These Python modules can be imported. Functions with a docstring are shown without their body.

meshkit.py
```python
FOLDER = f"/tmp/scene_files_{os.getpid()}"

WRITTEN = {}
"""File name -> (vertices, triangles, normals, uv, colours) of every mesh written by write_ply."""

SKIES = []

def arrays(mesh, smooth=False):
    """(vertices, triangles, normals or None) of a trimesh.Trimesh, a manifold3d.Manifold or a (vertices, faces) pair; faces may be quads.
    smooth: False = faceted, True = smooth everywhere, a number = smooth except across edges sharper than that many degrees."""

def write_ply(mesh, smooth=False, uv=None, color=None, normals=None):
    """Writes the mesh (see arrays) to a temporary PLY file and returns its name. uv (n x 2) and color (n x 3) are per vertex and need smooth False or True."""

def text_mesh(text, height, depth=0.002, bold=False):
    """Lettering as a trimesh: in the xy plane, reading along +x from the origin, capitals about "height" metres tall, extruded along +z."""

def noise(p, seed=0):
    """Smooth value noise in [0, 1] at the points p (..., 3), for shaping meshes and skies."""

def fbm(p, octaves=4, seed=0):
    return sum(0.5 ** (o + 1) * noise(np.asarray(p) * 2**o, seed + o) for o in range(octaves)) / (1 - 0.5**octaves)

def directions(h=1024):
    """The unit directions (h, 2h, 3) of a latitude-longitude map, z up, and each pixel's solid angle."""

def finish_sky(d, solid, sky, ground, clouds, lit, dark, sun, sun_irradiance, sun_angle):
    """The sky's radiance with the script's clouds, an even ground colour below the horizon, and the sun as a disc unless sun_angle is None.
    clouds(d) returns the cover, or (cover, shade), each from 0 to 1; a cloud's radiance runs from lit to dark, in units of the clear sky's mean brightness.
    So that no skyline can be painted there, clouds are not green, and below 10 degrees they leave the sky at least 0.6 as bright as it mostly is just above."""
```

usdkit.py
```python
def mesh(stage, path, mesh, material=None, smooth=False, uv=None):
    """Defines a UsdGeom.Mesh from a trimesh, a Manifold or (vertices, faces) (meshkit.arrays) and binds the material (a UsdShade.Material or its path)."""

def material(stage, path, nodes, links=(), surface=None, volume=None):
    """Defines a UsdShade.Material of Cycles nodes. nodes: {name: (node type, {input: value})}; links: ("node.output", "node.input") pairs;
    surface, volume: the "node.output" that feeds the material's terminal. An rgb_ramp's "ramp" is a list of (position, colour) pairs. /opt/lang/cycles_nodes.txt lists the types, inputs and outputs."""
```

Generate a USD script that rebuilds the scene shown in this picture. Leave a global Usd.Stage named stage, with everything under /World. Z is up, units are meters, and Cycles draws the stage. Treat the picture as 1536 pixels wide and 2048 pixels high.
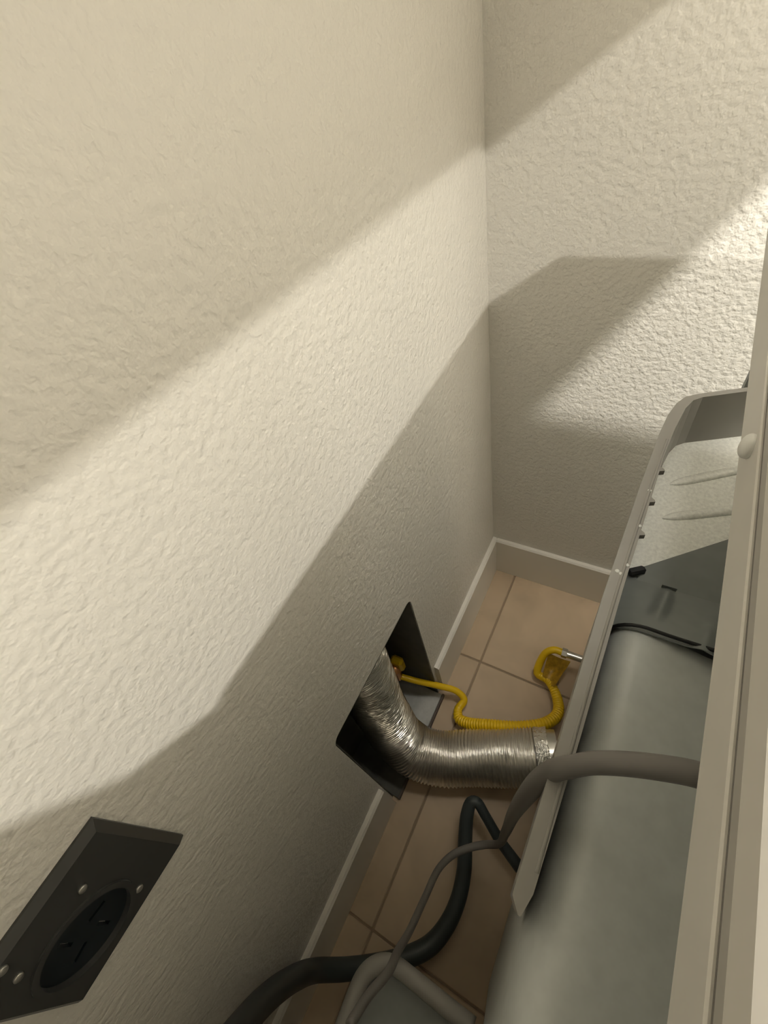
import math, random
import numpy as np, trimesh, usdkit
import manifold3d as m3
from pxr import Usd, UsdGeom, UsdLux, Gf, Sdf, UsdShade
from shapely.geometry import Polygon, box as sbox
from shapely import affinity
random.seed(7)
stage = Usd.Stage.CreateInMemory()
UsdGeom.SetStageUpAxis(stage, 'Z'); UsdGeom.SetStageMetersPerUnit(stage, 1.0)
UsdGeom.Xform.Define(stage, '/World')

# ---------------------------------------------------------------- camera (phone held over the gap behind the dryer, looking steeply down)
CAM = (0.27296, -0.72204, 1.22)
RIGHT = (0.86509124, 0.4636758, -0.19136848)
DOWN = (0.25632855, -0.73656547, -0.62591992)
FWD = (-0.43117609, 0.49241858, -0.75604968)
cam = UsdGeom.Camera.Define(stage, '/World/Camera')
cam.AddTransformOp().Set(Gf.Matrix4d(*RIGHT, 0, *[-c for c in DOWN], 0, *[-c for c in FWD], 0, *CAM, 1))
cam.CreateHorizontalApertureAttr(36.0); cam.CreateFocalLengthAttr(36.0 * 924.63 / 1536)
cam.CreateClippingRangeAttr((0.01, 50.0))
cam.CreateExposureAttr(-0.3)

# ---------------------------------------------------------------- ceiling lamps of the room, plus two added fill lights
WARM = (1.0, 0.955, 0.87)
def disk(name, loc, radius, power):
    l = UsdLux.DiskLight.Define(stage, '/World/' + name)
    l.AddTranslateOp().Set(loc); l.CreateRadiusAttr(radius); l.CreateIntensityAttr(power); l.CreateColorAttr(WARM)
    return l
L_NEAR = (1.17, -0.673, 2.425)
L_FAR = (2.26, -1.66, 2.425)
disk('ceiling_lamp_near', L_NEAR, 0.045, 4000.0)
disk('ceiling_lamp_far', L_FAR, 0.05, 3600.0)
L_FILL = (0.60, -0.20, 2.38)
top_fill = UsdLux.RectLight.Define(stage, '/World/added_top_fill')  # added soft fill above the gap, not a known fixture
top_fill.AddTranslateOp().Set(L_FILL); top_fill.CreateWidthAttr(0.80); top_fill.CreateHeightAttr(0.24); top_fill.CreateIntensityAttr(36.0); top_fill.CreateColorAttr(WARM)
side_fill = UsdLux.RectLight.Define(stage, '/World/added_side_fill')  # added broad fill near the far wall, no real opening there
side_fill.AddTranslateOp().Set((3.36, -1.3, 1.45)); side_fill.AddRotateYOp().Set(90.0)
side_fill.CreateWidthAttr(1.6); side_fill.CreateHeightAttr(1.6); side_fill.CreateIntensityAttr(0.4); side_fill.CreateColorAttr((1.0, 0.965, 0.90))

# ---------------------------------------------------------------- helpers
used = {}
def numbered(path):
    n = used.get(path, -1) + 1; used[path] = n
    return path if n == 0 else f'{path}_{n:03d}'
def root_of(parent): return '/World' if parent is None else str(parent.GetPath())
def obj(name, mesh, mat, parent=None, smooth=30, label=None):
    p = usdkit.mesh(stage, numbered(root_of(parent) + '/' + name), mesh, MAT[mat], smooth=smooth).GetPrim()
    if label: p.SetCustomDataByKey('label', label)
    return p
def tag(p, label, cat, group=None):
    p.SetCustomDataByKey('label', label); p.SetCustomDataByKey('category', cat)
    if group: p.SetCustomDataByKey('group', group)
    return p
def thing(name, label, cat, loc=(0, 0, 0), group=None):
    x = UsdGeom.Xform.Define(stage, numbered('/World/' + name)); x.AddTranslateOp().Set(loc)
    return tag(x.GetPrim(), label, cat, group)
def struct(p): p.SetCustomDataByKey('kind', 'structure'); return p
def sx(name):
    return struct(UsdGeom.Xform.Define(stage, numbered('/World/' + name)).GetPrim())
def off(parent, mesh):   # world coordinates -> the thing's own
    t = UsdGeom.Xformable(parent).GetLocalTransformation().ExtractTranslation()
    mesh = mesh.copy(); mesh.apply_translation([-t[0], -t[1], -t[2]]); return mesh
def tm(man):
    m = man.to_mesh(); return trimesh.Trimesh(m.vert_properties[:, :3], m.tri_verts, process=False)
def box(x0, x1, y0, y1, z0, z1):
    b = trimesh.creation.box([x1 - x0, y1 - y0, z1 - z0]); b.apply_translation([(x0 + x1) / 2, (y0 + y1) / 2, (z0 + z1) / 2]); return b
def cbox(x0, x1, y0, y1, z0, z1, c=0.003):   # box with chamfered edges
    c = min(c, (x1 - x0) / 2.01, (y1 - y0) / 2.01, (z1 - z0) / 2.01)
    p = []
    for a in (0, 1):
        for b in (0, 1):
            for d in (0, 1):
                X, Y, Z = (x0, x1)[a], (y0, y1)[b], (z0, z1)[d]
                sx_, sy_, sz_ = (1, -1)[a], (1, -1)[b], (1, -1)[d]
                p += [(X, Y + sy_ * c, Z + sz_ * c), (X + sx_ * c, Y, Z + sz_ * c), (X + sx_ * c, Y + sy_ * c, Z)]
    return trimesh.convex.convex_hull(np.array(p))
def extrude(pts, h, z0=0.0):
    poly = pts if isinstance(pts, Polygon) else Polygon(pts)
    m = trimesh.creation.extrude_polygon(poly, h, engine='earcut'); m.apply_translation([0, 0, z0]); return m
def prism_y(prof, y0, y1):   # (x,z) outline swept along y
    m = extrude(prof, abs(y1 - y0))
    v = m.vertices.copy(); m.vertices = np.stack([v[:, 0], y1 - v[:, 2] if y1 > y0 else y0 - v[:, 2], v[:, 1]], 1)
    m.fix_normals(); return m
def prism_x(prof, x0, x1):   # (y,z) outline swept along x
    m = extrude(prof, x1 - x0); v = m.vertices.copy(); m.vertices = np.stack([x0 + v[:, 2], v[:, 0], v[:, 1]], 1); m.fix_normals(); return m
def cat(ms): return trimesh.util.concatenate(ms)
def spline(pts, step):
    P = np.asarray(pts, float); P = np.vstack([2 * P[0] - P[1], P, 2 * P[-1] - P[-2]])
    out = []
    for i in range(1, len(P) - 2):
        p0, p1, p2, p3 = P[i - 1:i + 3]
        d = [max(np.linalg.norm(b[:3] - a[:3]), 1e-6) ** 0.5 for a, b in ((p0, p1), (p1, p2), (p2, p3))]
        t0, t1 = 0, d[0]; t2 = t1 + d[1]; t3 = t2 + d[2]
        for t in np.linspace(t1, t2, 24, endpoint=False):
            A1 = (t1 - t) / (t1 - t0) * p0 + (t - t0) / (t1 - t0) * p1; A2 = (t2 - t) / (t2 - t1) * p1 + (t - t1) / (t2 - t1) * p2
            A3 = (t3 - t) / (t3 - t2) * p2 + (t - t2) / (t3 - t2) * p3
            B1 = (t2 - t) / (t2 - t0) * A1 + (t - t0) / (t2 - t0) * A2; B2 = (t3 - t) / (t3 - t1) * A2 + (t - t1) / (t3 - t1) * A3
            out.append((t2 - t) / (t2 - t1) * B1 + (t - t1) / (t2 - t1) * B2)
    out.append(P[-2]); out = np.array(out)
    s = np.r_[0, np.cumsum(np.linalg.norm(np.diff(out[:, :3], axis=0), axis=1))]
    n = max(int(round(s[-1] / step)), 2); q = np.linspace(0, s[-1], n + 1)
    return np.stack([np.interp(q, s, out[:, k]) for k in range(out.shape[1])], 1), q
def tube(pts, radius, step=0.006, seg=20, rib=None, squash=None, caps=True, wob=0.0, ribr=None):
    """pts (x,y,z[,r]); rib (pitch, depth): rings; squash: height factor"""
    c, s = spline(pts, step); r0 = c[:, 3] if c.shape[1] > 3 else np.full(len(c), radius)
    c = c[:, :3]
    T = np.gradient(c, axis=0); T /= np.linalg.norm(T, axis=1, keepdims=True)
    n = np.cross(T[0], [0, 0, 1.0]); n = n if np.linalg.norm(n) > 0.1 else np.cross(T[0], [1.0, 0, 0]); n /= np.linalg.norm(n)
    V = []; a = np.linspace(0, 2 * np.pi, seg, endpoint=False)
    rng = np.random.default_rng(3)
    for i in range(len(c)):
        n = n - T[i] * (n @ T[i]); n /= np.linalg.norm(n); b = np.cross(T[i], n)
        r = r0[i]
        if rib: r = r + rib[1] * (1 if ribr is None else min(1, max(0.0, (r0[i] - ribr[0]) / (ribr[1] - ribr[0])))) * math.cos(2 * math.pi * s[i] / rib[0])
        ra = np.full(seg, r)
        if wob: ra = ra + wob * np.sin(a * 3 + 7 * math.sin(s[i] * 9)) + wob * rng.normal(0, .35, seg)
        k = 1 if squash is None else squash
        V.append(c[i] + np.outer(np.cos(a) * ra, n) + np.outer(np.sin(a) * ra * k, b))
    V = np.vstack(V); F = []
    for i in range(len(c) - 1):
        for j in range(seg):
            p, q = i * seg + j, i * seg + (j + 1) % seg
            F += [(p, q, q + seg), (p, q + seg, p + seg)]
    if caps:
        V = np.vstack([V, c[0], c[-1]]); m = len(V)
        for j in range(seg):
            F += [(m - 2, (j + 1) % seg, j), (m - 1, (len(c) - 1) * seg + j, (len(c) - 1) * seg + (j + 1) % seg)]
    t = trimesh.Trimesh(V, np.array(F), process=False); 
    if t.volume < 0: t.invert()
    return t
def cyl(p0, p1, r, seg=24):
    return trimesh.creation.cylinder(r, segment=[p0, p1], sections=seg)
def dome(center, axis, r, h, seg=24):   # a low rounded screw head
    prof = np.array([[0, 0], [r, 0], [r, h * .3]] + [[r * math.cos(a), h * (.3 + .7 * math.sin(a))] for a in np.linspace(.2, 1.57, 7)]); prof[-1, 0] = 0
    m = trimesh.creation.revolve(prof, sections=seg)
    m.apply_transform(trimesh.geometry.align_vectors([0, 0, 1], axis)); m.apply_translation(center); return m

# ---------------------------------------------------------------- materials
MAT = {}
def mat(name, nodes, links, surface='p.BSDF'):
    MAT[name] = usdkit.material(stage, '/World/Looks/' + name, nodes, links, surface=surface)
def plain(name, color, rough=0.5, metal=0.0, noise=0.0, nscale=60, bump=0.0, bscale=200, bdist=0.0005, **kw):
    n = {'g': ('geometry', {}), 'p': ('principled_bsdf', {'base_color': color, 'roughness': rough, 'metallic': metal, **kw})}; l = []
    if noise:
        n['t'] = ('noise_texture', {'scale': nscale, 'detail': 4.0, 'roughness': 0.6})
        n['r'] = ('rgb_ramp', {'ramp': [(0.3, tuple(c * (1 - noise) for c in color)), (0.7, tuple(min(1, c * (1 + noise)) for c in color))]})
        l += [('g.position', 't.vector'), ('t.fac', 'r.fac'), ('r.color', 'p.base_color')]
    if bump:
        n['u'] = ('noise_texture', {'scale': bscale, 'detail': 3.0})
        n['b'] = ('bump', {'strength': bump, 'distance': bdist})
        l += [('g.position', 'u.vector'), ('u.fac', 'b.height'), ('b.normal', 'p.normal')]
    mat(name, n, l)
PAINT = (0.81, 0.785, 0.72)
mat('wall_paint', {
    'g': ('geometry', {}),
    'n': ('noise_texture', {'scale': 118.0, 'detail': 2.5, 'roughness': 0.5}),
    'r': ('rgb_ramp', {'ramp': [(0.30, (0, 0, 0)), (0.48, (0.5, 0.5, 0.5)), (0.62, (0.9, 0.9, 0.9)), (0.8, (1, 1, 1))]}),
    'f': ('noise_texture', {'scale': 330.0, 'detail': 2.0}),
    'm': ('mix_float', {'fac': 0.14}),
    'b': ('bump', {'strength': 0.72, 'distance': 0.0014}),
    'p': ('principled_bsdf', {'base_color': PAINT, 'roughness': 0.5, 'specular_ior_level': 0.35})},
    [('g.position', 'n.vector'), ('g.position', 'f.vector'), ('n.fac', 'r.fac'), ('r.color', 'm.a'), ('f.fac', 'm.b'), ('m.result', 'b.height'), ('b.normal', 'p.normal')])
plain('plain_wall', (0.27, 0.26, 0.235), 0.7)
plain('trim_white', (0.80, 0.77, 0.70), 0.35)
plain('ceiling_white', (0.48, 0.47, 0.445), 0.8)
plain('grout', (0.34, 0.26, 0.18), 0.9)
for i, k in enumerate((1.0, 0.93, 1.06)):
    c = (0.52 * k, 0.40 * k, 0.27 * k)
    mat(f'tile_{"abc"[i]}', {
        'g': ('geometry', {}), 'n': ('noise_texture', {'scale': 9.0, 'detail': 5.0, 'distortion': 0.7}), 's': ('noise_texture', {'scale': 90.0, 'detail': 3.0}),
        'r': ('rgb_ramp', {'ramp': [(0.3, tuple(x * 0.86 for x in c)), (0.5, c), (0.72, tuple(x * 1.1 for x in c))]}),
        'b': ('bump', {'strength': 0.25, 'distance': 0.0006}),
        'p': ('principled_bsdf', {'roughness': 0.55})},
        [('g.position', 'n.vector'), ('g.position', 's.vector'), ('n.fac', 'r.fac'), ('r.color', 'p.base_color'), ('s.fac', 'b.height'), ('b.normal', 'p.normal')])
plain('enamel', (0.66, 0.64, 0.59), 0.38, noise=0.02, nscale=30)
plain('enamel_shaded', (0.42, 0.405, 0.37), 0.4)  # darker than the lip enamel: shade on the deck put into the colour
plain('grey_rim', (0.27, 0.258, 0.232), 0.42, noise=0.03, nscale=40)
plain('grey_shell', (0.56, 0.585, 0.565), 0.40, noise=0.05, nscale=70)
plain('dark_plate', (0.20, 0.215, 0.205), 0.48, noise=0.05, nscale=60)
plain('galvanized', (0.86, 0.865, 0.81), 0.5, metal=0.12, noise=0.12, nscale=260, bump=0.15, bscale=500, bdist=0.0003)
plain('galvanized_box', (0.26, 0.265, 0.25), 0.5, metal=0.3, noise=0.2, nscale=24)
plain('pan_metal_lit', (0.44, 0.445, 0.42), 0.5, metal=0.25, noise=0.2, nscale=24)  # lighter copy for the brighter far part of the recess floor
plain('box_shaded', (0.12, 0.118, 0.10), 0.55, metal=0.2, noise=0.25, nscale=18)  # recess shadow put into a darker metal colour
plain('wall_cavity', (0.12, 0.10, 0.085), 0.9)
plain('aluminium', (0.80, 0.78, 0.73), 0.27, metal=1.0, bump=0.5, bscale=140, bdist=0.0012)
plain('foil_tape', (0.88, 0.87, 0.83), 0.2, metal=1.0, bump=1.0, bscale=150, bdist=0.004)
plain('yellow_coat', (0.86, 0.56, 0.010), 0.35)
plain('yellow_tag', (0.42, 0.25, 0.02), 0.4, noise=0.35, nscale=90)
plain('brass', (0.55, 0.28, 0.12), 0.4, metal=0.8)
plain('steel', (0.75, 0.75, 0.73), 0.25, metal=1.0)
plain('screw_dull', (0.42, 0.41, 0.38), 0.35, metal=0.8)
plain('cord_grey', (0.17, 0.158, 0.146), 0.5)
plain('hose_dark', (0.045, 0.055, 0.055), 0.42)
plain('plate_dark', (0.048, 0.049, 0.048), 0.34)
plain('receptacle_black', (0.007, 0.012, 0.016), 0.4)
plain('black_rubber', (0.008, 0.008, 0.008), 0.6)
plain('paint_screw', (0.66, 0.66, 0.62), 0.35)
mat('lamp_glow', {'e': ('emission', {'color': WARM, 'strength': 3.0})}, [], surface='e.emission')

# ---------------------------------------------------------------- room shell
RX, RY, RZ = 3.4, -3.2, 2.44
HY0, HY1, HZ = -0.672, -0.412, 0.500      # the vent recess in the left wall
def smooth_corners(poly, r): return poly.buffer(-r).buffer(r, quad_segs=6)
hole = sbox(HY0, -0.2, HY1, HZ); hole = hole.buffer(-0.016).buffer(0.016, quad_segs=6)
wl = sbox(RY, 0, 0.0, RZ).difference(hole)
m = extrude(wl, 0.016); v = m.vertices.copy(); m.vertices = np.stack([v[:, 2] - 0.016, v[:, 0], v[:, 1]], 1); m.fix_normals()
WA = sx('wall_left'); obj('plasterboard', m, 'wall_paint', WA, smooth=False)
WB = obj('wall_back', box(-0.016, RX, 0, 0.02, 0, RZ), 'wall_paint', smooth=False); struct(WB)
struct(obj('wall_right', box(RX, RX + .02, RY, 0, 0, RZ), 'plain_wall', smooth=False))
struct(obj('wall_front', box(-0.016, RX, RY - .02, RY, 0, RZ), 'plain_wall', smooth=False))
struct(obj('added_side_wall', box(0, 0.95, -1.66, -1.60, 0, RZ), 'plain_wall', smooth=False))  # unseen partition, added to keep stray light out of the gap
struct(obj('ceiling', box(-0.016, RX, RY, 0, RZ, RZ + .02), 'ceiling_white', smooth=False))

FL = sx('floor')
obj('grout_bed', box(-0.016, RX, RY, 0, -0.02, -0.003), 'grout', FL, smooth=False)
T, J = 0.60, 0.004
xs = [0.068 + T * k for k in range(-1, 7)]; ys = [-0.294 + T * k for k in range(-5, 2)]
q = 0
for a in range(len(xs) - 1):
    for b in range(len(ys) - 1):
        x0, x1, y0, y1 = max(xs[a] + J / 2, -0.012), min(xs[a + 1] - J / 2, RX), max(ys[b] + J / 2, RY), min(ys[b + 1] - J / 2, 0.0)
        if x1 - x0 > .02 and y1 - y0 > .02:
            obj('floor_tile', cbox(x0, x1, y0, y1, -0.012, 0.0, 0.0015), 'tile_' + 'abc'[(a * 5 + b * 3) % 3], FL, smooth=False)

BH, BT = 0.150, 0.012
bb_prof = [(0, 0), (BT, 0), (BT, BH - .004), (BT - .004, BH), (0, BH)]
BL = sx('baseboard_left')
obj('board', prism_y(bb_prof, HY1 + .010, 0), 'trim_white', BL, smooth=False)
obj('board', prism_y(bb_prof, RY, HY0 - .006), 'trim_white', BL, smooth=False)
struct(obj('baseboard_back', prism_x([(0, 0), (-BT, 0), (-BT, BH - .004), (-BT + .004, BH), (0, BH)], BT, RX), 'trim_white', smooth=False))

# ---------------------------------------------------------------- metal vent recess in the left wall
D = -0.125
vb = thing('vent_recess_box', 'galvanized metal vent recess box set into the left wall at floor level', 'vent box', (0, (HY0 + HY1) / 2, 0))
def P(name, m, mt, par=vb, **k): return obj(name, off(par, m) if par.IsA(UsdGeom.Xform) else m, mt, par, **k)
P('side_panel', box(D, -0.0004, HY1 - .003, HY1 - .001, 0.0, HZ - .002), 'box_shaded', smooth=False)
P('side_panel', box(D, -0.0004, HY0 + .001, HY0 + .003, 0.0, HZ - .002), 'box_shaded', smooth=False)
P('back_panel', box(D - .002, D, HY0 - .002, HY1 + .002, 0.0, HZ), 'box_shaded', smooth=False)
P('top_panel', box(D, -0.0004, HY0 + .004, HY1 - .004, HZ - .003, HZ - .001), 'box_shaded', smooth=False)
P('pan_shaded_part', box(D, 0.0125, HY0 + .004, -0.575, 0.002, 0.008), 'box_shaded', smooth=False)  # near part of the floor pan, its shade painted as a dark piece
P('floor_pan', cbox(D, 0.013, -0.574, HY1 - .004, 0.002, 0.012, .002), 'pan_metal_lit', smooth=False, label='grey metal floor pan at the bottom of the recess')
P('front_lip', cbox(0.013, 0.018, HY0 + .002, HY1 - .002, 0.001, 0.014, .001), 'wall_cavity', smooth=False, label='dark front edge of the floor pan')

# ---------------------------------------------------------------- flexible aluminium exhaust duct
du = thing('exhaust_duct', 'silver ribbed flexible aluminium duct curving from the wall recess to the dryer', 'duct', (0.14, -0.53, 0.012))
dpts = [(0.285, -0.462, .098), (0.232, -0.488, .093), (0.146, -0.527, .080), (0.078, -0.560, .076), (0.012, -0.574, .098), (-0.030, -0.562, .15), (-0.052, -0.548, .21), (-0.062, -0.538, .28), (-0.063, -0.532, .36), (-0.063, -0.532, .49)]
obj('duct_tube', off(du, tube(dpts, 0.0555, step=0.00115, seg=56, rib=(0.0069, 0.0017), wob=0.0012, caps=False)), 'aluminium', du, smooth=True)
obj('foil_collar', off(du, tube([(0.262, -0.473, .096), (0.275, -0.467, .097), (0.289, -0.460, .099)], 0.0585, step=0.002, seg=56, wob=0.0016, caps=False)), 'foil_tape', du, smooth=True, label='crumpled bright foil collar at the dryer end')

# ---------------------------------------------------------------- yellow gas connector and valve
gc = thing('gas_connector', 'yellow coated corrugated gas hose looping across the floor from recess to dryer', 'gas hose', (0.2, -0.43, 0.0))
gpts = [(-0.080, -0.446, .115, .0075), (-0.035, -0.434, .098, .0075), (0.012, -0.415, .07, .0078), (0.052, -0.404, .05, .008), (0.072, -0.412, .037, .0088), (0.0665, -0.437, .030, .010), (0.076, -0.456, .031, .0118), (0.099, -0.459, .040, .0125), (0.151, -0.446, .06, .013), (0.213, -0.423, .068, .013), (0.264, -0.386, .06, .0125), (0.279, -0.349, .044, .012), (0.261, -0.304, .030, .011), (0.236, -0.280, .025, .010), (0.211, -0.276, .030, .0095), (0.209, -0.255, .05, .009), (0.2175, -0.234, .076, .0085), (0.233, -0.225, .085, .0085), (0.252, -0.224, .085, .0085)]
obj('corrugated_tube', off(gc, tube(gpts, .012, step=0.0011, seg=22, rib=(0.0066, 0.0011), ribr=(.0088, .0125))), 'yellow_coat', gc, smooth=True)
obj('coupling_nut', off(gc, cyl((0.250, -0.224, .085), (0.262, -0.2235, .085), 0.0115, 6)), 'steel', gc, smooth=False, label='steel hexagonal coupling nut')
# folded warning tag
U, Vv = np.meshgrid(np.linspace(0, 1, 9), np.linspace(0, 1, 9))
c00, c10, c01, c11 = map(np.array, ((0.222, -0.232, .072), (0.274, -0.234, .074), (0.2225, -0.279, .036), (0.256, -0.298, .050)))
G = (c00[None, None] * ((1 - U) * (1 - Vv))[..., None] + c10 * (U * (1 - Vv))[..., None] + c01 * ((1 - U) * Vv)[..., None] + c11 * (U * Vv)[..., None])
G[..., 2] -= 0.020 * np.sin(U * np.pi) * (0.4 + 0.6 * np.sin(Vv * np.pi)); G[..., 2] += 0.004 * np.sin(Vv * 9 + U * 3)
def sheet(G, th):
    n, m_ = G.shape[:2]; top = G.reshape(-1, 3); bot = top - [0, 0, th]; F = []
    N = n * m_
    for i in range(n - 1):
        for j in range(m_ - 1):
            a, b, c, d = i * m_ + j, i * m_ + j + 1, (i + 1) * m_ + j + 1, (i + 1) * m_ + j
            F += [(a, b, c), (a, c, d), (a + N, c + N, b + N), (a + N, d + N, c + N)]
    ring = [j for j in range(m_)] + [i * m_ + m_ - 1 for i in range(1, n)] + [(n - 1) * m_ + j for j in range(m_ - 2, -1, -1)] + [i * m_ for i in range(n - 2, 0, -1)]
    for k in range(len(ring)):
        a, b = ring[k], ring[(k + 1) % len(ring)]; F += [(a, a + N, b + N), (a, b + N, b)]
    t = trimesh.Trimesh(np.vstack([top, bot]), F, process=False); t.fix_normals(); return t
obj('warning_tag', off(gc, sheet(G, 0.0012)), 'yellow_tag', gc, smooth=40, label='curled translucent amber warning tag on the hose')

gv = thing('gas_valve', 'small gas shutoff valve with yellow handle inside the wall recess', 'valve', (-0.085, -0.45, 0.13))
obj('valve_body', off(gv, cat([cyl((-0.080, -0.446, .108), (-0.080, -0.446, .150), .011, 8), cyl((-0.124, -0.447, .160), (-0.078, -0.446, .160), .0105, 8), trimesh.creation.icosphere(2, .015).apply_translation((-0.080, -0.446, .158))])), 'brass', gv)
obj('valve_handle', off(gv, cat([cbox(-0.090, -0.060, -0.444, -0.424, .150, .196, .005), cyl((-0.08, -0.446, .165), (-0.078, -0.430, .165), .006, 12)])), 'yellow_coat', gv, label='yellow lever handle')
obj('supply_pipe', off(gv, tube([(-0.100, -0.462, .20), (-0.096, -0.458, .185), (-0.090, -0.452, .172)], .010, step=.004)), 'brass', gv)

# ---------------------------------------------------------------- dryer
dr = thing('dryer', 'grey and white clothes dryer seen from behind at the right edge', 'dryer', (0.66, -0.508, 0.0))
NY, FY = -0.851, -0.165
def Dd(name, m, mt, par=dr, **k): return obj(name, off(dr, m), mt, par, **k)
body = Dd('cabinet', cat([cbox(0.43, 1.05, NY, FY, 0.03, 1.0365, .004), extrude([(0.2960, NY), (0.2960, -0.474), (0.299, -0.26), (0.312, -0.20), (0.335, -0.168), (0.44, -0.168), (0.44, NY)], .65, .05), cbox(0.95, 1.045, NY + .002, FY - .002, 0.004, .05, .003)]), 'grey_shell', smooth=20)
for fx in (0.33, 0.99):
    for fy in (NY + .06, FY - .06):
        Dd('levelling_foot', cat([cyl((fx, fy, 0), (fx, fy, .012), .022), cyl((fx, fy, .012), (fx, fy, .055), .008)]), 'black_rubber')
# top deck: lip, seam gap and lid sheet
lip = prism_y([(0.325, 1.006), (0.345, 1.006), (0.345, 1.036), (0.325, 1.036)], NY, FY)
Dd('rear_lip', cbox(0.325, 0.46, NY, FY, 1.006, 1.0371, .0008), 'enamel', smooth=20)
Dd('seam_gasket', box(0.3265, 0.40, NY + .002, FY - .002, 1.0365, 1.0385), 'cord_grey', smooth=False)
Dd('top_panel', cbox(0.3255, 1.06, NY, FY, 1.0380, 1.052, .004), 'enamel_shaded', smooth=20, label='off-white enamel top panel with shade put into its colour')
sc = Dd('lip_screw', dome((0.3250, -0.494, 1.0262), (-1, 0, 0.15), .0066, .0052, 40), 'paint_screw', label='painted round-head screw on the rear lip')
# raised rim around the rear well
outer = [(0.2795, -0.7185), (0.2812, -0.617), (0.2835, -0.474), (0.2895, -0.33), (0.2945, -0.245), (0.2985, -0.207), (0.3045, -0.183), (0.3125, -0.1680), (0.326, -0.1590), (0.40, -0.1215)]
inner = [(0.40, -0.1295), (0.330, -0.1650), (0.321, -0.1735), (0.3150, -0.1900), (0.309, -0.230), (0.3050, -0.275), (0.298, -0.463), (0.295, -0.605), (0.2915, -0.712), (0.2872, -0.7285)]
ring = Polygon(outer + inner)
rim = extrude(ring.buffer(-.0012).buffer(.0012, quad_segs=3), 0.10, 0.71)
rim = rim.subdivide_to_size(0.03) if False else rim
v = rim.vertices.copy(); top = v[:, 2] > .8
v[top, 2] = 0.810
rim.vertices = v
rp = Dd('rear_rim', rim, 'grey_rim', smooth=30, label='taupe grey raised rim with rounded far corner')
# thin raised bead along the rim
bead = [(x, y, z) for x, y, z in ((0.2900, -0.70, .8095), (0.2910, -0.617, .8095), (0.2935, -0.474, .8095), (0.2995, -0.33, .8095), (0.3040, -0.25, .8095))]
obj('rim_bead', off(dr, tube(bead, 0.0016, step=.01, seg=10)), 'grey_rim', rp, smooth=True)
for p in ((0.2995, -0.3336), (0.2985, -0.3838), (0.2965, -0.4343), (0.2897, -0.444), (0.2934, -0.4458)):
    obj('rivet', off(dr, dome((p[0], p[1], .8098), (0, 0, 1), .0021, .0011, 12)), 'paint_screw', rp)
for y in (-0.2999, -0.3471, -0.3931):
    x = 0.3045 + (y + .2999) * .04
    t = extrude([(x - .006, y - .004), (x + .0045, y + .0005), (x + .0035, y + .003), (x - .006, y + .010)], .006, .803)
    obj('rim_tab', off(dr, t), 'grey_rim', rp, smooth=False)
# galvanized well floor with pressed ribs
gp = Dd('galvanized_plate', extrude([(0.296, -0.44), (0.296, -0.21), (0.315, -0.1665), (0.40, -0.1255), (0.44, -0.1255), (0.44, -0.44)], .012, .723), 'galvanized', smooth=False, label='pale galvanized steel plate with pressed ribs')
Dd('corner_slot', box(0.3155, 0.3230, -0.1715, -0.1695, .7345, .7362), 'black_rubber', smooth=False)
def rib(p0, p1, r):
    r = r * 1.25
    p0, p1 = np.array([*p0, .735]), np.array([*p1, .735])
    d = (p1 - p0); d /= np.linalg.norm(d)
    m_ = tube([[*p0, r * .15], [*(p0 + d * .006), r * .6], [*(p0 + d * .018), r * .95], [*(p0 + (p1 - p0) * .66), r], [*p1, r]], r, step=.006, seg=16)
    v = m_.vertices; v[:, 2] = .735 + (v[:, 2] - .735) * .55; m_.vertices = v; return m_
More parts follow.
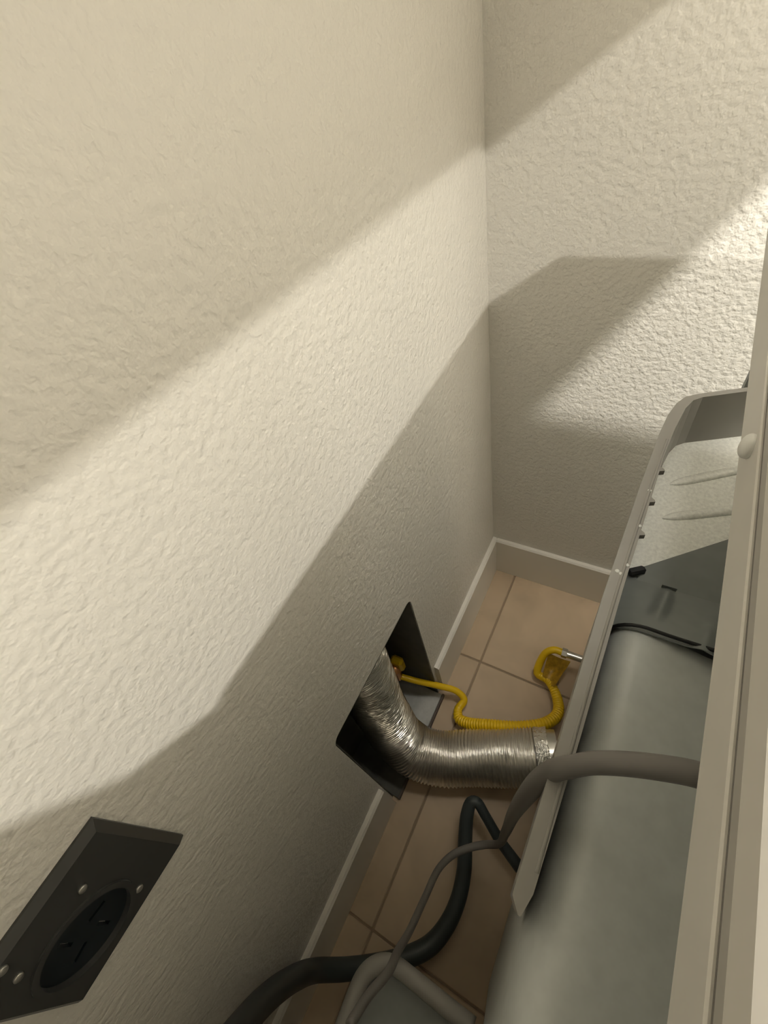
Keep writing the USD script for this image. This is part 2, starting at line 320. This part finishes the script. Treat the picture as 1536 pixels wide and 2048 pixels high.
obj('pressed_rib', off(dr, rib((0.324, -0.245), (0.44, -0.165), .0052)), 'galvanized', gp, smooth=True)
obj('pressed_rib', off(dr, rib((0.324, -0.302), (0.44, -0.240), .0052)), 'galvanized', gp, smooth=True)
# dark sheet: flat wedge, then a ramp up to the grey shell
dp = Dd('dark_plate', extrude([(0.297, -0.405), (0.3090, -0.3866), (0.3905, -0.3128), (0.44, -0.268), (0.44, -0.405)], .0035, .7345), 'dark_plate', smooth=False, label='dark grey sheet metal plate with stepped edge')
obj('stepped_panel', off(dr, extrude(Polygon([(0.312, -0.404), (0.3195, -0.3890), (0.326, -0.3880), (0.3345, -0.3868), (0.345, -0.3795), (0.3915, -0.3295), (0.44, -0.280), (0.44, -0.404)]).buffer(.001), .0042, .7378)), 'dark_plate', dp, smooth=False)
def grid(f, nu, nv):
    return np.array([[f(u, w) for u in np.linspace(0, 1, nu)] for w in np.linspace(0, 1, nv)])
def ramp(u, w):
    x = 0.2965 + u * 0.145; y = -0.3975 - w * 0.090; s = w * w * (3 - 2 * w)
    z = .7395 + .052 * w - 0.010 * math.exp(-((u - .0) / .10) ** 2) * w
    g = math.exp(-(((x - 0.339) + (w - .3) * .016) / .0055) ** 2) * math.exp(-((w - .38) / .30) ** 4) * .0085
    g2 = math.exp(-(((x - 0.376) + (w - .6) * .02) / .006) ** 2) * math.exp(-((w - .78) / .25) ** 4) * .0065
    return (x, y, z + g + g2)
obj('ramp_panel', off(dr, sheet(grid(ramp, 60, 30), .0015)), 'dark_plate', dp, smooth=40)
obj('gusset', off(dr, extrude([(0.336, -0.4035), (0.345, -0.386), (0.350, -0.4035)], .0105, .7385)), 'dark_plate', dp, smooth=False)
Dd('rubber_clip', cbox(0.3, 0.3185, -0.4, -0.3915, .741, .748, .002).apply_transform(trimesh.transformations.rotation_matrix(math.radians(36), [0, 0, 1], [0.309, -0.3955, .745])).apply_translation((.001, .003, 0)), 'black_rubber', smooth=20, label='small black rubber clip')
# rounded grey shell over the drum housing
prof = [(0.2945, 0.64), (0.2942, 0.715), (0.2948, 0.742), (0.2975, 0.764), (0.3025, 0.778), (0.310, 0.7865), (0.319, 0.790), (0.330, 0.7895), (0.350, 0.785), (0.385, 0.776), (0.44, 0.765), (0.44, 0.64)]
ps = np.array([[p_[0], p_[1]] for p_ in spline([(x_, z_, 0.0) for x_, z_ in prof[:-1]], .002)[0]] + [[0.44, 0.64]])
def shell(u, w):
    i = u * (len(ps) - 2); k = min(int(i), len(ps) - 3); f_ = i - k; x, z = ps[k] * (1 - f_) + ps[k + 1] * f_
    y = -0.482 - w * (0.851 - 0.482)
    edge = math.exp(-w / .02) * .004
    return (x - 0.0016 * w, y + edge * 0 - 0.0035 * math.exp(-((x - .2945) / .008) ** 2) * math.exp(-w / .04), z - edge)
Gs = grid(shell, 78, 50)
sh = sheet(Gs, .0008)
shp = Dd('rounded_shell', sh, 'grey_shell', smooth=45, label='smooth grey rounded shell along the back')
obj('shell_seam', off(dr, tube([(0.2955, -0.4872, .764), (0.2995, -0.4868, .781), (0.308, -0.4858, .7905), (0.320, -0.4845, .7945), (0.345, -0.4835, .7925), (0.44, -0.4820, .7915)], .0017, step=.006, seg=10)), 'black_rubber', shp, smooth=True)
Dd('rear_panel', box(0.2946, 0.2960, NY + .004, -0.475, 0.055, 0.715), 'grey_shell', smooth=False)
Dd('dark_block', cbox(0.371, 0.386, -0.128, -0.110, .79, .845, .002), 'dark_plate', smooth=False, label='dark block behind the rim under the top panel')  # small dark block filling the sliver behind the rim
Dd('exhaust_outlet', cyl((0.255, -0.475, .0975), (0.30, -0.4555, .0995), .052, 40), 'steel')
Dd('gas_inlet', cyl((0.258, -0.2238, .085), (0.310, -0.2225, .085), .0085, 20), 'steel', label='bright steel gas inlet pipe')

# ---------------------------------------------------------------- cord and hose
pc = thing('power_cord', 'thick grey-brown power cord draped over the dryer back and down to the floor', 'power cord', (0.25, -0.70, 0.2))
cpts = [(0.372, -0.617, .889), (0.353, -0.618, .887), (0.336, -0.621, .880), (0.320, -0.624, .868), (0.303, -0.628, .850), (0.2935, -0.632, .836), (0.285, -0.634, .815), (0.2765, -0.636, .76), (0.268, -0.638, .65), (0.260, -0.641, .50), (0.254, -0.650, .34), (0.246, -0.662, .245), (0.227, -0.671, .222), (0.205, -0.687, .22), (0.184, -0.710, .23), (0.173, -0.736, .25), (0.174, -0.779, .31), (0.178, -0.815, .38), (0.181, -0.833, .45), (0.185, -0.846, .50), (0.178, -0.868, .53), (0.176, -0.887, .56), (0.179, -0.905, .61)]
cr = [.0074] * 6 + [.0080, .0088, .0088, .0080, .0070, .0062, .0062, .0062, .0060, .0056, .0052, .0050, .0050, .0050, .0050, .0050]
obj('cord_sheath', off(pc, tube([(*p, r) for p, r in zip(cpts, cr)], .006, step=.004, seg=20)), 'cord_grey', pc, smooth=True)
obj('strain_relief', off(pc, tube([(0.385, -0.617, .890), (0.372, -0.617, .889), (0.362, -0.6175, .887)], .0095, step=.003, seg=20)), 'cord_grey', pc, smooth=True)

hs = thing('drain_hose', 'dark charcoal drain hose bent in a sharp loop on the tiles and up the wall', 'hose', (0.18, -0.75, 0.0))
hpts = [(0.2915, -0.6665, .050, .0115), (0.243, -0.643, .066, .0105), (0.204, -0.619, .098, .010), (0.183, -0.607, .110, .0105), (0.173, -0.612, .109, .0115), (0.172, -0.633, .098, .013), (0.183, -0.675, .08, .0140), (0.198, -0.72, .066, .0145), (0.204, -0.768, .055, .015), (0.199, -0.811, .048, .0158), (0.183, -0.852, .048, .0165), (0.150, -0.889, .06, .0165), (0.109, -0.921, .082, .0165), (0.067, -0.947, .115, .0165), (0.034, -0.962, .165, .0165), (0.026, -0.968, .225, .017), (0.026, -0.974, .30, .017), (0.031, -0.981, .37, .017), (0.042, -0.985, .44, .017), (0.058, -0.986, .52, .017)]
obj('hose_tube', off(hs, tube(hpts, .014, step=.004, seg=22)), 'hose_dark', hs, smooth=True)

# ---------------------------------------------------------------- washer beside the dryer (only the rear tray corner is in view)
wa = thing('washer', 'grey rimmed rear corner of a washer at the bottom of the gap beside the dryer', 'washer', (0.6, -1.2, 0.0))
def Ww(name, m, mt, par=wa, **k): return obj(name, off(wa, m), mt, par, **k)
WN, WF = -1.540, -0.8535
Ww('cabinet', cbox(0.32, 1.05, WN, WF, 0.02, 1.0, .006), 'enamel', smooth=20)
Ww('console', prism_x([(WN, 1.0), (WN, 1.15), (WF - .10, 1.15), (WF - .06, 1.085), (WF, 1.046), (WF, 1.0)], 0.325, 0.44), 'enamel', smooth=20)
for fx in (0.38, 0.99):
    for fy in (WN + .06, WF - .06):
        Ww('levelling_foot', cyl((fx, fy, 0), (fx, fy, .025), .022), 'black_rubber')
zr = 0.40
def rr(x0, x1, y0, y1, r):
    return sbox(x0, y0, x1, y1).buffer(-r).buffer(r, quad_segs=10)
o = sbox(0.145, -1.40, 0.34, -0.868 + .016).buffer(-.03).buffer(.03, quad_segs=10)
path = []
for a in np.linspace(0, 90, 9):
    path.append((0.145 + .040 - .040 * math.cos(math.radians(a)), -0.868 + .016 - .040 + .040 * math.sin(math.radians(a)), zr))
path = [(0.165, -1.40, zr), (0.155, -1.15, zr), (0.148, -.98, zr)] + path + [(0.23, -0.868 + .0150, zr), (0.285, -0.868 + .0140, zr)]
Ww('tray_rim', tube(path, .0105, step=.005, seg=18), 'grey_rim', smooth=True, label='light grey rolled rim with rounded corner')
Ww('tray_panel', extrude(sbox(0.152, -1.40, 0.272, -0.868 + .010).buffer(-.02).buffer(.02, quad_segs=8), .012, zr - .030), 'dark_plate', smooth=False, label='dark grey recessed panel inside the rim')
Ww('tray_skirt', extrude(sbox(0.147, -1.40, 0.272, -0.868 + .013).buffer(-.03).buffer(.03, quad_segs=8).difference(sbox(0.152, -1.40, 0.272, -0.868 + .008).buffer(-.03).buffer(.03, quad_segs=8)), .05, zr - .05), 'grey_rim', smooth=False)

# ---------------------------------------------------------------- receptacle on the left wall
ou = thing('dryer_receptacle', 'dark grey square wall plate with a large round power receptacle', 'power outlet', (0, -0.882, 0.803))
pl = [(-0.943, .7405), (-0.8185, .7405), (-0.8185, .8675), (-0.943, .8675)]
pp = Polygon(pl); th = 0.0075
def frus(poly, poly2, h0, h1):   # bevelled wall plate in the yz plane
    a, b = np.array(poly.exterior.coords)[:-1], np.array(poly2.exterior.coords)[:-1]
    return trimesh.convex.convex_hull(np.vstack([np.c_[np.zeros(len(a)), a], np.c_[np.full(len(a), h0), a], np.c_[np.full(len(b), h1), b]]))
plate = frus(pp, pp.buffer(-.006, join_style=2), .002, th)
cut = cyl((-.02, -0.892, .793), (.02, -0.892, .793), .0335, 64)
to_m = lambda t: m3.Manifold(m3.Mesh(np.asarray(t.vertices, np.float32), np.asarray(t.faces, np.uint32)))
hm = to_m(plate) - to_m(cut)
plt_ = obj('cover_plate', off(ou, tm(hm)), 'plate_dark', ou, smooth=20)
rg = trimesh.creation.annulus(.0335, .0385, .0022, sections=64); rg.apply_transform(trimesh.transformations.rotation_matrix(math.pi / 2, [0, 1, 0])); rg.apply_translation((th + .0008, -0.892, .793))
obj('collar_ring', off(ou, rg), 'plate_dark', plt_, smooth=30)
rc = cyl((.0005, -0.892, .793), (.0045, -0.892, .793), .0333, 64)
slots = [box(-.01, .02, -0.900, -0.897, .800, .814).apply_transform(trimesh.transformations.rotation_matrix(math.radians(a), [1, 0, 0], (0, -0.892, .793))) for a in (0, 100, 180, 260)]
rm = to_m(rc)
for s_ in slots: rm = rm - to_m(s_)
obj('receptacle_face', off(ou, tm(rm)), 'receptacle_black', ou, smooth=20, label='black recessed round receptacle face')
for y, z in ((-0.8605, .835), (-0.8595, .7665), (-0.9125, .838), (-0.907, .857)):
    obj('plate_screw', off(ou, dome((th, y, z), (1, 0, 0), .0033, .0024, 20)), 'screw_dull', plt_, label='small steel plate screw')

# ---------------------------------------------------------------- added light blockers overhead and lamp fixtures (outside the frame; they shape the light)
wc = thing('overhead_blocker', 'unseen white box added above the machines to block light', 'cabinet', (0.0, -0.8, 1.4))  # added and unseen: cuts off the ceiling lamps and darkens the near end
cb = prism_y([(0.001, 1.405), (0.583, 1.405), (0.583, 2.1), (0.001, 2.1)], -1.59, -0.39)
v = cb.vertices.copy(); fr = v[:, 0] > .3; v[fr, 0] += (v[fr, 1] + 0.387) * 0.09; cb.vertices = v
obj('blocker_body', off(wc, cb), 'trim_white', wc, smooth=False)
for y0, y1 in ((-1.58, -1.065), (-1.055, -.40)):
    d_ = box(0.583, 0.601, y0, y1, 1.405, 2.095); v = d_.vertices.copy(); v[:, 0] += (v[:, 1] + 0.387) * 0.09; d_.vertices = v
    obj('blocker_front', off(wc, d_), 'trim_white', wc, smooth=False)
sf = thing('added_shade_boards', 'unseen L-shaped boards added above the gap to shade the upper walls', 'shelf', (0.0, 0.0, 1.34))  # added and unseen: holds the overhead fill off the upper walls
for sh_ in (box(0.0005, 0.155, -0.80, -0.0005, 0, .018), box(0.1555, 0.50, -0.10, -0.0005, 0, .018)):
    obj('shade_board', sh_, 'trim_white', sf, smooth=False)
hp = box(0.508, 0.526, -0.39, -0.001, 1.352, 1.90); v = hp.vertices.copy(); v[:, 0] += (v[:, 1] + 0.387) * 0.09; hp.vertices = v
struct(obj('added_blocker_1', hp, 'trim_white', smooth=False))  # unseen board, added to carry the lamp cut-off on to the back wall
for n_, p, lb in (('ceiling_light', L_NEAR, 'round ceiling light nearer the back wall'), ('ceiling_light', L_FILL, 'long rectangular fill light added above the gap behind the dryer'), ('ceiling_light', L_FAR, 'round ceiling light farther out in the room')):
    c = thing(n_, lb, 'ceiling light', (p[0], p[1], RZ))
    if p is L_FILL:
        obj('fill_frame', extrude(sbox(-.42, -.14, .42, .14).difference(sbox(-.405, -.125, .405, .125)), .058, -.060), 'trim_white', c, smooth=False)  # housing for the added overhead fill
    else:
        a = trimesh.creation.annulus(.052, .085, RZ - p[2] - .004, sections=40); a.apply_translation((0, 0, -(RZ - p[2]) / 2)); obj('trim_ring', a, 'trim_white', c)
